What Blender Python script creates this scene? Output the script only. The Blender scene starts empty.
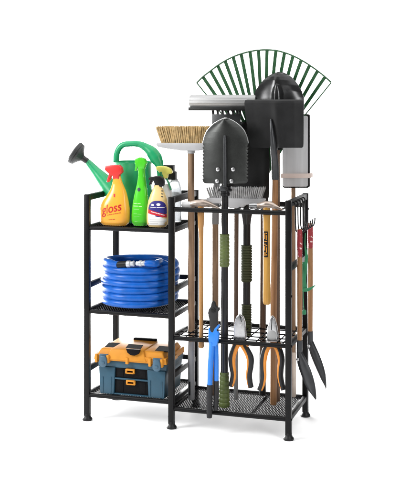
import bpy, bmesh, math, random
from mathutils import Vector, Matrix
random.seed(7)
scene = bpy.context.scene
col = scene.collection
PI = math.pi

# ------------------------------------------------------------------ camera
CAM = Vector((1.9087, -4.4169, 1.4596)); YAW = .3039; FPX = 1078.927; PY = 90.6651
cd = bpy.data.cameras.new('camera'); cam = bpy.data.objects.new('camera', cd); col.objects.link(cam)
cam.location = CAM; cam.rotation_euler = (PI/2, 0, YAW)
cd.sensor_fit = 'HORIZONTAL'; cd.sensor_width = 36; cd.lens = FPX/400*36
cd.shift_x = 0; cd.shift_y = -(244.5-PY)/400
cd.clip_start = .05; cd.clip_end = 200
scene.camera = cam

# ------------------------------------------------------------------ white studio: world, lamps, exposure
w = bpy.data.worlds.new('World'); scene.world = w; w.use_nodes = True
nt = w.node_tree; bg = nt.nodes['Background']
tc = nt.nodes.new('ShaderNodeTexCoord'); sp = nt.nodes.new('ShaderNodeSeparateXYZ')
nt.links.new(tc.outputs['Generated'], sp.inputs[0])
def ramp(sock, a, b, lo, hi):                 # smooth step of one direction component
    m = nt.nodes.new('ShaderNodeMapRange'); m.interpolation_type = 'SMOOTHSTEP'
    for k, v in (('From Min', a), ('From Max', b), ('To Min', lo), ('To Max', hi)): m.inputs[k].default_value = v
    nt.links.new(sp.outputs[sock], m.inputs['Value']); return m.outputs['Result']
def math_node(op, a, b):
    m = nt.nodes.new('ShaderNodeMath'); m.operation = op
    for k, v in enumerate((a, b)):
        if isinstance(v, (int, float)): m.inputs[k].default_value = v
        else: nt.links.new(v, m.inputs[k])
    return m.outputs[0]
# shaped world glow: white backdrop behind left, darkened right to keep side faces black
back = math_node('MULTIPLY', math_node('MULTIPLY', ramp('Y', .25, .6, 0, 1), ramp('X', .2, .4, 1, 0)), ramp('Z', .11, .2, 1, 0))
nt.links.new(math_node('ADD', math_node('MULTIPLY', back, 3.2), .05), bg.inputs['Strength'])
bg.inputs['Color'].default_value = (1, 1, 1, 1)

def area(name, loc, target, sx, sy, power, color=(1, 1, 1)):
    l = bpy.data.lights.new(name, 'AREA'); l.shape = 'RECTANGLE'; l.size = sx; l.size_y = sy
    l.energy = power; l.color = color
    o = bpy.data.objects.new(name, l); col.objects.link(o); o.location = loc
    o.rotation_euler = (Vector(target)-Vector(loc)).to_track_quat('-Z', 'Y').to_euler()
    return o
area('overhead_softbox', (.4, .6, 4.2), (.4, .5, 0), 7, 7, 310)
area('front_softbox', (-2.5, -2.2, 2.5), (.45, .1, .6), 1.3, 1.6, 155)
area('added_strip_light', (2.9, -1.6, 1.7), (.6, .1, .9), .35, 1.5, 26)  # added lamp out of view, puts highlight streaks on blades and bottles
area('added_back_fill', (-1.7, 2.3, .40), (.3, .2, .0), 3.8, .75, 440)  # added lamp low behind, lifts the floor shadow under the rack
area('added_side_fill', (-2.6, .5, .75), (.4, .2, .2), 1.6, 1.2, 12)  # added low fill from the left, lightens shadow and round left edges

scene.view_settings.view_transform = 'Standard'; scene.view_settings.look = 'None'
scene.view_settings.exposure = 0; scene.view_settings.gamma = 1
scene.cycles.max_bounces = 8

# ------------------------------------------------------------------ photo measurements -> metres
def ray(u, v):
    c, s = math.cos(YAW), math.sin(YAW)
    return Vector((-s, c, 0)) + Vector((c, s, 0))*((u-200)/FPX) + Vector((0, 0, (PY-v)/FPX))
def at(u, v, y):
    d = ray(u, v); return CAM + d*((y-CAM.y)/d.y)
def atx(u, v, x):
    d = ray(u, v); return CAM + d*((x-CAM.x)/d.x)
def mpp(p):                                   # metres per photo pixel at p
    return (Vector(p)-CAM).dot(Vector((-math.sin(YAW), math.cos(YAW), 0)))/FPX

# ------------------------------------------------------------------ materials
def mat(name, color, rough=.5, metal=0, var=.06, scale=18, bump=.0, bscale=120, stretch=(1, 1, 1), coat=0, trans=0, rvar=.08, spec=.5, sss=0):
    m = bpy.data.materials.new(name); m.use_nodes = True
    n = m.node_tree; b = n.nodes['Principled BSDF']; L = n.links.new
    t = n.nodes.new('ShaderNodeTexCoord'); mp = n.nodes.new('ShaderNodeMapping')
    mp.inputs['Scale'].default_value = stretch; L(t.outputs['Object'], mp.inputs[0])
    nz = n.nodes.new('ShaderNodeTexNoise'); nz.inputs['Scale'].default_value = scale; nz.inputs['Detail'].default_value = 6
    L(mp.outputs[0], nz.inputs['Vector'])
    r = n.nodes.new('ShaderNodeValToRGB')
    r.color_ramp.elements[0].position = .3; r.color_ramp.elements[1].position = .7
    r.color_ramp.elements[0].color = [max(0, c*(1-var*1.5)) for c in color]+[1]
    r.color_ramp.elements[1].color = [min(1, c*(1+var)) for c in color]+[1]
    L(nz.outputs['Fac'], r.inputs[0]); L(r.outputs[0], b.inputs['Base Color'])
    rr = n.nodes.new('ShaderNodeMapRange'); rr.inputs['To Min'].default_value = max(.02, rough-rvar); rr.inputs['To Max'].default_value = min(1, rough+rvar)
    L(nz.outputs['Fac'], rr.inputs['Value']); L(rr.outputs[0], b.inputs['Roughness'])
    b.inputs['Metallic'].default_value = metal; b.inputs['Coat Weight'].default_value = coat
    b.inputs['Coat Roughness'].default_value = .15
    b.inputs['Transmission Weight'].default_value = trans; b.inputs['Specular IOR Level'].default_value = spec
    if sss:
        b.inputs['Subsurface Weight'].default_value = sss; b.inputs['Subsurface Radius'].default_value = (.02, .012, .006)
    if bump:
        n2 = n.nodes.new('ShaderNodeTexNoise'); n2.inputs['Scale'].default_value = bscale; n2.inputs['Detail'].default_value = 3
        L(mp.outputs[0], n2.inputs['Vector'])
        bp = n.nodes.new('ShaderNodeBump'); bp.inputs['Strength'].default_value = bump; bp.inputs['Distance'].default_value = .002
        L(n2.outputs['Fac'], bp.inputs['Height']); L(bp.outputs[0], b.inputs['Normal'])
    return m
def wood(name, dark, light, rough=.5):
    m = bpy.data.materials.new(name); m.use_nodes = True
    n = m.node_tree; b = n.nodes['Principled BSDF']; L = n.links.new
    t = n.nodes.new('ShaderNodeTexCoord'); mp = n.nodes.new('ShaderNodeMapping')
    mp.inputs['Scale'].default_value = (1, 1, .045); L(t.outputs['Object'], mp.inputs[0])
    nz = n.nodes.new('ShaderNodeTexNoise'); nz.inputs['Scale'].default_value = 160; nz.inputs['Detail'].default_value = 5; nz.inputs['Distortion'].default_value = .8
    L(mp.outputs[0], nz.inputs['Vector'])
    r = n.nodes.new('ShaderNodeValToRGB'); r.color_ramp.elements[0].position = .32; r.color_ramp.elements[1].position = .66
    r.color_ramp.elements[0].color = (*dark, 1); r.color_ramp.elements[1].color = (*light, 1)
    L(nz.outputs['Fac'], r.inputs[0]); L(r.outputs[0], b.inputs['Base Color'])
    b.inputs['Roughness'].default_value = rough
    bp = n.nodes.new('ShaderNodeBump'); bp.inputs['Strength'].default_value = .25; bp.inputs['Distance'].default_value = .001
    L(nz.outputs['Fac'], bp.inputs['Height']); L(bp.outputs[0], b.inputs['Normal'])
    return m

M = {}
M['floor'] = mat('white_sweep', (.97, .97, .97), .9, var=.004, spec=.1)
M['rack'] = mat('black_powder_coat', (.0055, .0055, .006), .42, var=.15, bump=.1, bscale=900, spec=.2)
M['meshp'] = mat('black_mesh_coat', (.0055, .0055, .006), .6, var=.15, spec=.02)
M['inset'] = mat('matt_black_plastic', (.006, .006, .007), .8, var=.2, bump=.1, bscale=500, spec=.02)
M['rubber'] = mat('black_rubber', (.008, .008, .0085), .5, var=.15, bump=.1, bscale=500, spec=.4)
M['green'] = mat('green_plastic', (.016, .34, .14), .3, var=.05, scale=8, bump=.05, bscale=60, sss=.05)
M['rose'] = mat('dark_grey_plastic', (.028, .029, .03), .5, var=.1, bump=.05, bscale=150)
M['amber'] = mat('amber_plastic', (.88, .42, .05), .24, var=.04, scale=6, sss=.1)
M['red'] = mat('red_plastic', (.66, .035, .03), .32, var=.06)
M['lime'] = mat('lime_plastic', (.075, .56, .025), .25, var=.05, scale=6, sss=.05)
M['cream'] = mat('cream_plastic', (.80, .58, .25), .3, var=.05, scale=6, sss=.1)
M['blackp'] = mat('black_plastic', (.006, .006, .006), .4, var=.2, spec=.3)
M['yel'] = mat('yellow_green_plastic', (.78, .72, .16), .35, var=.06)
M['white'] = mat('white_plastic', (.62, .62, .62), .35, var=.04)
M['clear'] = mat('clear_plastic', (.82, .84, .86), .12, var=.03, trans=.75)
M['purple'] = mat('purple_print', (.035, .03, .20), .35, var=.08)
M['redink'] = mat('red_print', (.55, .012, .022), .4, var=.05)
M['whiteink'] = mat('white_print', (.78, .78, .76), .4, var=.03)
M['paleink'] = mat('pale_green_print', (.42, .74, .30), .4, var=.05)
M['navy'] = mat('dark_print', (.02, .035, .05), .4)
M['hose'] = mat('blue_rubber', (.006, .105, .46), .33, spec=.3, var=.12, scale=30, bump=.06, bscale=200)
M['fitting'] = mat('grey_fitting', (.5, .52, .55), .3, metal=.3, var=.1)
M['boxblue'] = mat('slate_blue_plastic', (.016, .072, .118), .45, var=.08, scale=25, bump=.15, bscale=500)
M['latch'] = mat('blue_grey_plastic', (.048, .112, .17), .45, var=.08, bump=.1, bscale=500)
M['boxyel'] = mat('orange_yellow_plastic', (.64, .26, .025), .55, spec=.3, var=.06, scale=25, bump=.15, bscale=500)
M['drawer'] = mat('black_drawer_plastic', (.004, .004, .005), .6, spec=.12, var=.2, bump=.1, bscale=500)
M['woodb'] = wood('grey_brown_wood', (.21, .125, .07), (.31, .195, .115))
M['woodo'] = wood('orange_wood', (.36, .17, .05), (.48, .25, .08))
M['woody'] = wood('golden_wood', (.40, .195, .03), (.51, .275, .05), .35)
M['woodd'] = wood('dark_wood', (.075, .042, .025), (.12, .068, .04))
M['woodr'] = wood('red_brown_wood', (.24, .11, .04), (.34, .165, .065))
M['straw'] = mat('straw_bristle', (.64, .47, .235), .7, var=.2, scale=60)
M['greyp'] = mat('grey_plastic', (.42, .42, .43), .45, var=.05, bump=.06, bscale=300)
M['greyb'] = mat('grey_bristle', (.52, .52, .52), .6, var=.2, scale=60)
M['sleeve'] = mat('grey_sleeve', (.24, .24, .245), .4, var=.06)
M['silver'] = mat('silver_aluminium', (.40, .40, .40), .45, metal=.4, var=.07, scale=40, stretch=(.15, 1, 1))
M['steel'] = mat('bright_steel', (.50, .50, .51), .28, metal=.85, var=.12, scale=60, bump=.05)
M['tan'] = mat('warm_steel', (.50, .41, .35), .33, metal=.7, var=.15, scale=40)
M['gun'] = mat('gunmetal', (.045, .047, .045), .4, metal=.6, var=.25, scale=9, bump=.12, bscale=300)
M['edge'] = mat('ground_edge', (.75, .76, .76), .3, metal=.8, var=.1)
M['blackblade'] = mat('black_enamel', (.009, .009, .0095), .42, var=.2, scale=14, bump=.06, bscale=60, spec=.4)
M['gloss'] = mat('glossy_black_steel', (.04, .04, .041), .2, metal=.5, var=.25, scale=10, bump=.06, bscale=30)
M['charcoal'] = mat('charcoal_steel', (.05, .052, .055), .36, metal=.45, var=.15, scale=20, bump=.12, bscale=200)
M['olive'] = mat('olive_rubber', (.085, .115, .026), .5, var=.12, bump=.12, bscale=300)
M['olived'] = mat('dark_olive_rubber', (.04, .05, .014), .55, var=.12, bump=.12, bscale=300)
M['pole'] = mat('black_tube', (.010, .010, .011), .32, metal=.1, var=.15)
M['rakeg'] = mat('dark_green_metal', (.014, .075, .024), .42, var=.15, scale=40)
M['mop'] = mat('pale_grey_pad', (.60, .60, .61), .55, var=.09, scale=40, stretch=(1, 1, .05), bump=.15, bscale=200)
M['pink'] = mat('pale_pink_band', (.76, .63, .57), .6, var=.05)
M['creamend'] = mat('cream_tube', (.64, .54, .46), .5, var=.06)
M['orange'] = mat('orange_grip', (.72, .25, .02), .4, var=.06)
M['grip'] = mat('charcoal_grip', (.02, .02, .022), .5, var=.12, bump=.12, bscale=400, spec=.35)
M['blue'] = mat('bright_blue_plastic', (.02, .22, .78), .32, var=.06)
M['twine'] = mat('green_tie', (.02, .20, .085), .5, var=.1)
def tagmat():
    m = mat('red_white_tag', (.45, .03, .04), .5)
    n = m.node_tree; b = n.nodes['Principled BSDF']; t = n.nodes['Texture Coordinate']
    v = n.nodes.new('ShaderNodeTexNoise'); v.inputs['Scale'].default_value = 75
    n.links.new(t.outputs['Object'], v.inputs['Vector'])
    r = n.nodes.new('ShaderNodeValToRGB'); r.color_ramp.interpolation = 'CONSTANT'
    r.color_ramp.elements[0].color = (.28, .018, .026, 1); r.color_ramp.elements[1].position = .6; r.color_ramp.elements[1].color = (.72, .52, .5, 1)
    n.links.new(v.outputs['Fac'], r.inputs[0]); n.links.new(r.outputs[0], b.inputs['Base Color'])
    return m
M['tag'] = tagmat()

# ------------------------------------------------------------------ mesh builder
class MB:
    def __init__(self): self.v = []; self.f = []; self.mi = []
    def add(self, vs, fs, k=0):
        o = len(self.v); self.v += [Vector(p) for p in vs]; self.f += [[i+o for i in f] for f in fs]; self.mi += [k]*len(fs)
        return self
    def addbm(self, bm, k=0):
        bm.verts.index_update()
        self.add([x.co.copy() for x in bm.verts], [[x.index for x in f.verts] for f in bm.faces], k); bm.free(); return self
    def box(self, lo, hi, bev=.0, k=0, rot=None, seg=2):
        lo = Vector(lo); hi = Vector(hi); c = (lo+hi)/2; d = hi-lo
        bm = bmesh.new(); bmesh.ops.create_cube(bm, size=1)
        for x in bm.verts: x.co = Vector((x.co.x*d.x, x.co.y*d.y, x.co.z*d.z))
        if bev: bmesh.ops.bevel(bm, geom=bm.edges[:], offset=bev, segments=seg, affect='EDGES', profile=.5)
        for x in bm.verts: x.co = (rot @ x.co if rot else x.co)+c
        return self.addbm(bm, k)
    def tube(self, pts, rad, n=16, smooth=0, k=0, cap=True, flat=1., up=None):
        pts = [Vector(p) for p in pts]
        if not isinstance(rad, (list, tuple)): rad = [rad]*len(pts)
        if smooth:
            P, Rr = [], []
            for i in range(len(pts)-1):
                p0, p1, p2, p3 = pts[max(0, i-1)], pts[i], pts[i+1], pts[min(len(pts)-1, i+2)]
                for j in range(smooth):
                    t = j/smooth
                    P.append(.5*((2*p1)+(p2-p0)*t+(2*p0-5*p1+4*p2-p3)*t*t+(3*p1-p0-3*p2+p3)*t**3)); Rr.append(rad[i]*(1-t)+rad[i+1]*t)
            P.append(pts[-1]); Rr.append(rad[-1]); pts, rad = P, Rr
        vs, fs = [], []; T0 = None; A = None
        for i, p in enumerate(pts):
            a = pts[max(0, i-1)]; b = pts[min(len(pts)-1, i+1)]
            T = (b-a)
            T = T.normalized() if T.length > 1e-9 else T0
            if A is None:
                ref = Vector(up) if up else (Vector((0, 1, 0)) if abs(T.y) < .9 else Vector((1, 0, 0)))
                A = (ref-T*ref.dot(T)).normalized()
            else:
                A = (A-T*A.dot(T)).normalized()
            B = T.cross(A); T0 = T
            for j in range(n):
                g = 2*PI*j/n; vs.append(p+(A*math.cos(g)*flat+B*math.sin(g))*rad[i])
        for i in range(len(pts)-1):
            for j in range(n):
                q = (j+1) % n; fs.append([i*n+j, i*n+q, (i+1)*n+q, (i+1)*n+j])
        if cap: fs.append(list(range(n))[::-1]); fs.append([(len(pts)-1)*n+j for j in range(n)])
        return self.add(vs, fs, k)
    def lathe(self, prof, base, n=32, k=0, axis=None, ky=1.):
        q = Vector((0, 0, 1)).rotation_difference(Vector(axis)) if axis else None
        vs, fs = [], []; base = Vector(base)
        for r, z in prof:
            for j in range(n):
                g = 2*PI*j/n; p = Vector((r*math.cos(g), r*math.sin(g)*ky, z)); vs.append((q @ p if q else p)+base)
        m = len(prof)
        for i in range(m-1):
            for j in range(n):
                h = (j+1) % n; fs.append([i*n+j, i*n+h, (i+1)*n+h, (i+1)*n+j])
        fs.append(list(range(n))[::-1]); fs.append([(m-1)*n+j for j in range(n)])
        return self.add(vs, fs, k)
    def prism(self, poly, y0, y1, bev=0, k=0, seg=2):          # outline of 3D points in a plane y=const, thickness along y
        bm = bmesh.new()
        a = [bm.verts.new((p[0], y0, p[2])) for p in poly]; b = [bm.verts.new((p[0], y1, p[2])) for p in poly]
        n = len(poly); bm.faces.new(a); bm.faces.new(b[::-1])
        for i in range(n): bm.faces.new([a[i], b[i], b[(i+1) % n], a[(i+1) % n]])
        bmesh.ops.recalc_face_normals(bm, faces=bm.faces[:])
        if bev: bmesh.ops.bevel(bm, geom=bm.edges[:], offset=bev, segments=seg, affect='EDGES', profile=.5, clamp_overlap=True)
        return self.addbm(bm, k)
    def blade(self, rows, y, thick, bend, N=24, k=0, sub=6, teeth=None):
        """sheet between left and right outline; rows (v,uL,uR) are photo measurements in the plane y; bend(s,t)->dy"""
        R = []
        for i in range(len(rows)-1):
            for j in range(sub):
                t = j/sub; R.append([rows[i][q]*(1-t)+rows[i+1][q]*t for q in range(3)])
        R.append(list(rows[-1])); n = len(R); vs, fs = [], []
        for side in (0, 1):
            for i, (v, a, b) in enumerate(R):
                ta, tb = teeth(v, a, b) if teeth else (a, b)
                for j in range(N+1):
                    s = j/N; p = at(ta if j == 0 else tb if j == N else a*(1-s)+b*s, v, y); p.y = y+bend(2*s-1, i/(n-1))+side*thick; vs.append(p)
        W = N+1; O = n*W
        for i in range(n-1):
            for j in range(N):
                fs.append([i*W+j, (i+1)*W+j, (i+1)*W+j+1, i*W+j+1]); fs.append([O+i*W+j, O+i*W+j+1, O+(i+1)*W+j+1, O+(i+1)*W+j])
        for i in range(n-1):
            fs.append([i*W, O+i*W, O+(i+1)*W, (i+1)*W]); fs.append([i*W+N, (i+1)*W+N, O+(i+1)*W+N, O+i*W+N])
        for j in range(N):
            fs.append([j, j+1, O+j+1, O+j]); i = (n-1)*W; fs.append([i+j, O+i+j, O+i+j+1, i+j+1])
        return self.add(vs, fs, k)
    def build(self, name, m, parent=None, origin=None, sharp=38, label=None, flat=False):
        me = bpy.data.meshes.new(name)
        org = Vector(origin) if origin else (Vector(parent['_o']) if parent is not None else Vector())
        me.from_pydata([p-org for p in self.v], [], self.f)
        for x in (m if isinstance(m, (list, tuple)) else [m]): me.materials.append(M[x])
        bm = bmesh.new(); bm.from_mesh(me)
        bmesh.ops.recalc_face_normals(bm, faces=bm.faces[:])
        bm.to_mesh(me); bm.free()
        for p, k in zip(me.polygons, self.mi): p.material_index = k; p.use_smooth = not flat
        if not flat: me.set_sharp_from_angle(angle=math.radians(sharp))
        o = bpy.data.objects.new(name, me); col.objects.link(o)
        if parent is not None: o.parent = parent
        else: o.location = org
        o['_o'] = list(org)
        if label: o['label'] = label
        return o
def thing(name, label, cat, loc, group=None):
    o = bpy.data.objects.new(name, None); col.objects.link(o); o.location = loc; o['_o'] = list(loc)
    o.empty_display_size = .05; o['label'] = label; o['category'] = cat
    if group: o['group'] = group
    return o
def text_mesh(s, size, shear=0, xs=1.):
    c = bpy.data.curves.new('lettering', 'FONT'); c.body = s; c.size = size; c.shear = shear; c.align_x = 'LEFT'; c.resolution_u = 5; c.offset = size*.007
    o = bpy.data.objects.new('lettering', c); col.objects.link(o)
    dg = bpy.context.evaluated_depsgraph_get(); me = bpy.data.meshes.new_from_object(o.evaluated_get(dg))
    vs = [Vector((p.co.x*xs, p.co.y, 0)) for p in me.vertices]; fs = [list(p.vertices) for p in me.polygons]
    bpy.data.objects.remove(o); bpy.data.curves.remove(c); bpy.data.meshes.remove(me)
    return vs, fs

# ------------------------------------------------------------------ setting
g = MB(); g.add([(-6, -7, 0), (7, -7, 0), (7, 2.25, 0), (-6, 2.25, 0)], [[0, 1, 2, 3]])
o = g.build('ground', 'floor'); o['kind'] = 'structure'

# ------------------------------------------------------------------ rack
XM, XR, D, H, S = .395, .912, .341, 1.0, .0125
rack = thing('storage_rack', 'black metal storage rack with mesh shelves, standing on round feet and filled with tools', 'rack', (.456, .17, 0))
def post(x, y, bolts):
    p = MB().box((x-S, y-S, .02), (x+S, y+S, H), .0022).build('post', 'rack', rack)
    MB().lathe([(.021, 0), (.0225, .004), (.0215, .009), (.0165, .014), (.014, .022), (.0135, .03)], (x, y, 0), 24).build('foot', 'rubber', p)
    for z, sx in bolts:
        MB().lathe([(.005, 0), (.005, .002), (.003, .0032)], (x+sx*S, y, z), 12, axis=(sx, 0, 0)).build('bolt', 'rack', p)
zt, zh, zb = .852, .482, .112           # left shelves (bar centres)
Zt, Zm, Zb = .947, .391, .085           # right shelves
lz = (zt, zh, zb, .54, .17)
post(0, 0, [(z, -1) for z in lz]); post(0, D, [])
post(XM, 0, [(z, -1) for z in (.70, .33, .05)]); post(XM, D, [])
post(XR, 0, [(z, 1) for z in (Zb, Zm, .60)]); post(XR, D, [(z, 1) for z in (.55, .80, .93)])
BR = .0098
def bar(a, b, r=BR): return MB().tube([a, b], r, 16)
def squarerail(lo, hi): return MB().box(lo, hi, .0018)
def mesh_panel(x0, x1, y0, y1, z, parent, px=.0112, py=.021, strand=.0033):
    mb = MB(); t = .0014; vs, fs = [], []
    nx = int((x1-x0)/px)+1; ny = int((y1-y0)/py)+1
    for i in range(nx):
        for j in range(2*ny):
            cx = x0+(i+(.5 if j % 2 else 0))*px; cy = y0+j*py/2
            if not (x0+px*.4 < cx < x1-px*.4 and y0+py*.4 < cy < y1-py*.4): continue
            o = len(vs)
            ou = [(cx-px/2, cy), (cx, cy-py/2), (cx+px/2, cy), (cx, cy+py/2)]
            e = strand/2; sx = px/2-e*1.12; sy = py/2-e*2.1
            inn = [(cx-sx, cy), (cx, cy-sy), (cx+sx, cy), (cx, cy+sy)]
            for (a, b) in ou: vs.append((a, b, z))
            for (a, b) in inn: vs.append((a, b, z+.0004))
            for (a, b) in inn: vs.append((a, b, z-t))
            for q in range(4):
                r = (q+1) % 4
                fs.append([o+q, o+r, o+4+r, o+4+q]); fs.append([o+4+q, o+4+r, o+8+r, o+8+q])
    mb.add(vs, fs)
    return mb.build('mesh_panel', 'meshp', parent, flat=True)
def shelf(x0, x1, z, rail_l=True, rail_r=True, panel=True, cross=()):
    f = MB()
    f.tube([(x0+S, 0, z), (x1-S, 0, z)], BR, 16)
    f.tube([(x0+S, D, z), (x1-S, D, z)], BR, 16)
    if rail_l: f.box((x0-.009, S, z-.0095), (x0+.009, D-S, z+.0095), .0015)
    if rail_r: f.box((x1-.009, S, z-.0095), (x1+.009, D-S, z+.0095), .0015)
    for c in cross: f.tube([(c, .008, z-.001), (c, D-.008, z-.001)], .0055, 10)
    s = f.build('shelf', 'rack', rack)
    if panel: mesh_panel(x0+.008, x1-.008, .004, D-.004, z+.0055, s)
    return s
shelf(0, XM, zt); shelf(0, XM, zh); shelf(0, XM, zb)
shelf(XM, XR, Zb, cross=(.56, .745))
# middle right: wire shelf with slots; top right: open frame with slot bars
s = shelf(XM, XR, Zm, panel=False)
wires = MB()
for yy in (.05, .11, .19, .27): wires.tube([(XM+.009, yy, Zm+.003), (XR-.009, yy, Zm+.003)], .0028, 8)
for i, xx in enumerate((.425, .458, .487, .545, .58, .655, .672, .722, .77, .79, .86, .885)): wires.tube([(xx, .01 if i % 2 else .0, Zm+.0075), (xx, D-.01, Zm+.0075)], .0026, 8)
wires.build('wire_grid', 'meshp', s)
f = MB(); f.tube([(XM+S, 0, Zt), (XR-S, 0, Zt)], .0102, 18); f.box((XM+S, D-.009, Zt-.011), (XR-S, D+.009, Zt+.011), .0015)
for xx in (.482, .553, .66, .745, .772, .848): f.tube([(xx, .006, Zt-.002), (xx, D-.006, Zt-.002)], .0045, 10)
f.build('slot_frame', 'rack', rack)
# square side rails and rear rails
for x in (0, XM, XR):
    squarerail((x-.0105, S, H-.027), (x+.0105, D-S, H-.0015)).build('side_rail', 'rack', rack)
for z in (.595, .225):
    for x in (0, XM): squarerail((x-.009, S, z-.0115), (x+.009, D-S, z+.0115)).build('side_rail', 'rack', rack)
    MB().box((S, D-.008, z-.0105), (XM-S, D+.008, z+.0105), .0015).build('rear_rail', 'rack', rack)
squarerail((XR-.009, S, .702), (XR+.009, D-S, .727)).build('side_rail', 'rack', rack)
MB().box((S, D-.008, H-.026), (XM-S, D+.008, H-.003), .0015).build('rear_rail', 'rack', rack)
# hooks on the right side rail
for yy in (.035, .085, .135, .185, .235):
    x0 = XR+.0095
    MB().tube([(x0+.001, yy, .990), (x0+.008, yy, .988), (x0+.011, yy, .975), (x0+.012, yy, .93), (x0+.013, yy, .885), (x0+.018, yy, .866), (x0+.032, yy, .862), (x0+.046, yy, .868), (x0+.053, yy, .882), (x0+.055, yy, .903)],
              .0030, 10, smooth=5).build('hook', 'rack', rack)

# ------------------------------------------------------------------ watering can
yc = .205; ZS = zt+.0105
cc = Vector((.135, yc, ZS))
can = thing('watering_can', 'green watering can with arched handle and dark grey rose, behind the spray bottles', 'watering can', cc)
b = MB(); zr = at(125, 161.5, yc).z
prof = [(.083, 0), (.089, .006), (.091, .02), (.0905, .12), (.089, .20), (.088, zr-ZS-.012), (.0905, zr-ZS-.006), (.091, zr-ZS), (.086, zr-ZS+.001), (.083, zr-ZS-.01), (.082, .12)]
b.lathe(prof, cc, 48); b.build('body', 'green', can)
m_ = mpp(cc)
hq = [(116.4, 170, 3.2), (116.2, 158, 3.1), (118.2, 150, 3.0), (123, 145, 2.9), (131, 143.8, 2.9), (139, 144.2, 3.1), (146, 147.6, 4.2), (151.8, 152.4, 6.0), (156.2, 158.6, 6.4), (159.6, 166, 4.2), (160.2, 176, 3.2), (158, 190, 3.0), (151, 203, 3.0)]
b = MB(); b.tube([at(u, v, yc) for u, v, r in hq], [r*m_ for u, v, r in hq], 22, smooth=6, flat=.8); b.build('handle', 'green', can)
p0, p1 = at(118, 197, yc), at(87, 161, yc)
b = MB(); dv = p1-p0
b.tube([p0, p0+dv*.35, p0+dv*.7, p0+dv], [12.5*m_, 8.2*m_, 4.9*m_, 2.75*m_], 28, smooth=5); sp_ = b.build('spout', 'green', can)
dn = dv.normalized()
b = MB(); r0 = p0+dv*.985
b.lathe([(3.1*m_, 0), (3.1*m_, 4.2*m_), (3.3*m_, 6*m_), (6.6*m_, 8.6*m_), (10.6*m_, 10.6*m_), (11.6*m_, 11.2*m_), (11.6*m_, 13.2*m_), (12.2*m_, 13.5*m_), (12.2*m_, 16*m_), (11.2*m_, 16.6*m_), (10.9*m_, 17.2*m_), (7*m_, 18.0*m_), (.5*m_, 18.4*m_)], r0, 40, axis=(-.82, -.22, .57))
b.build('sprinkler_rose', 'rose', can)

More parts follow.
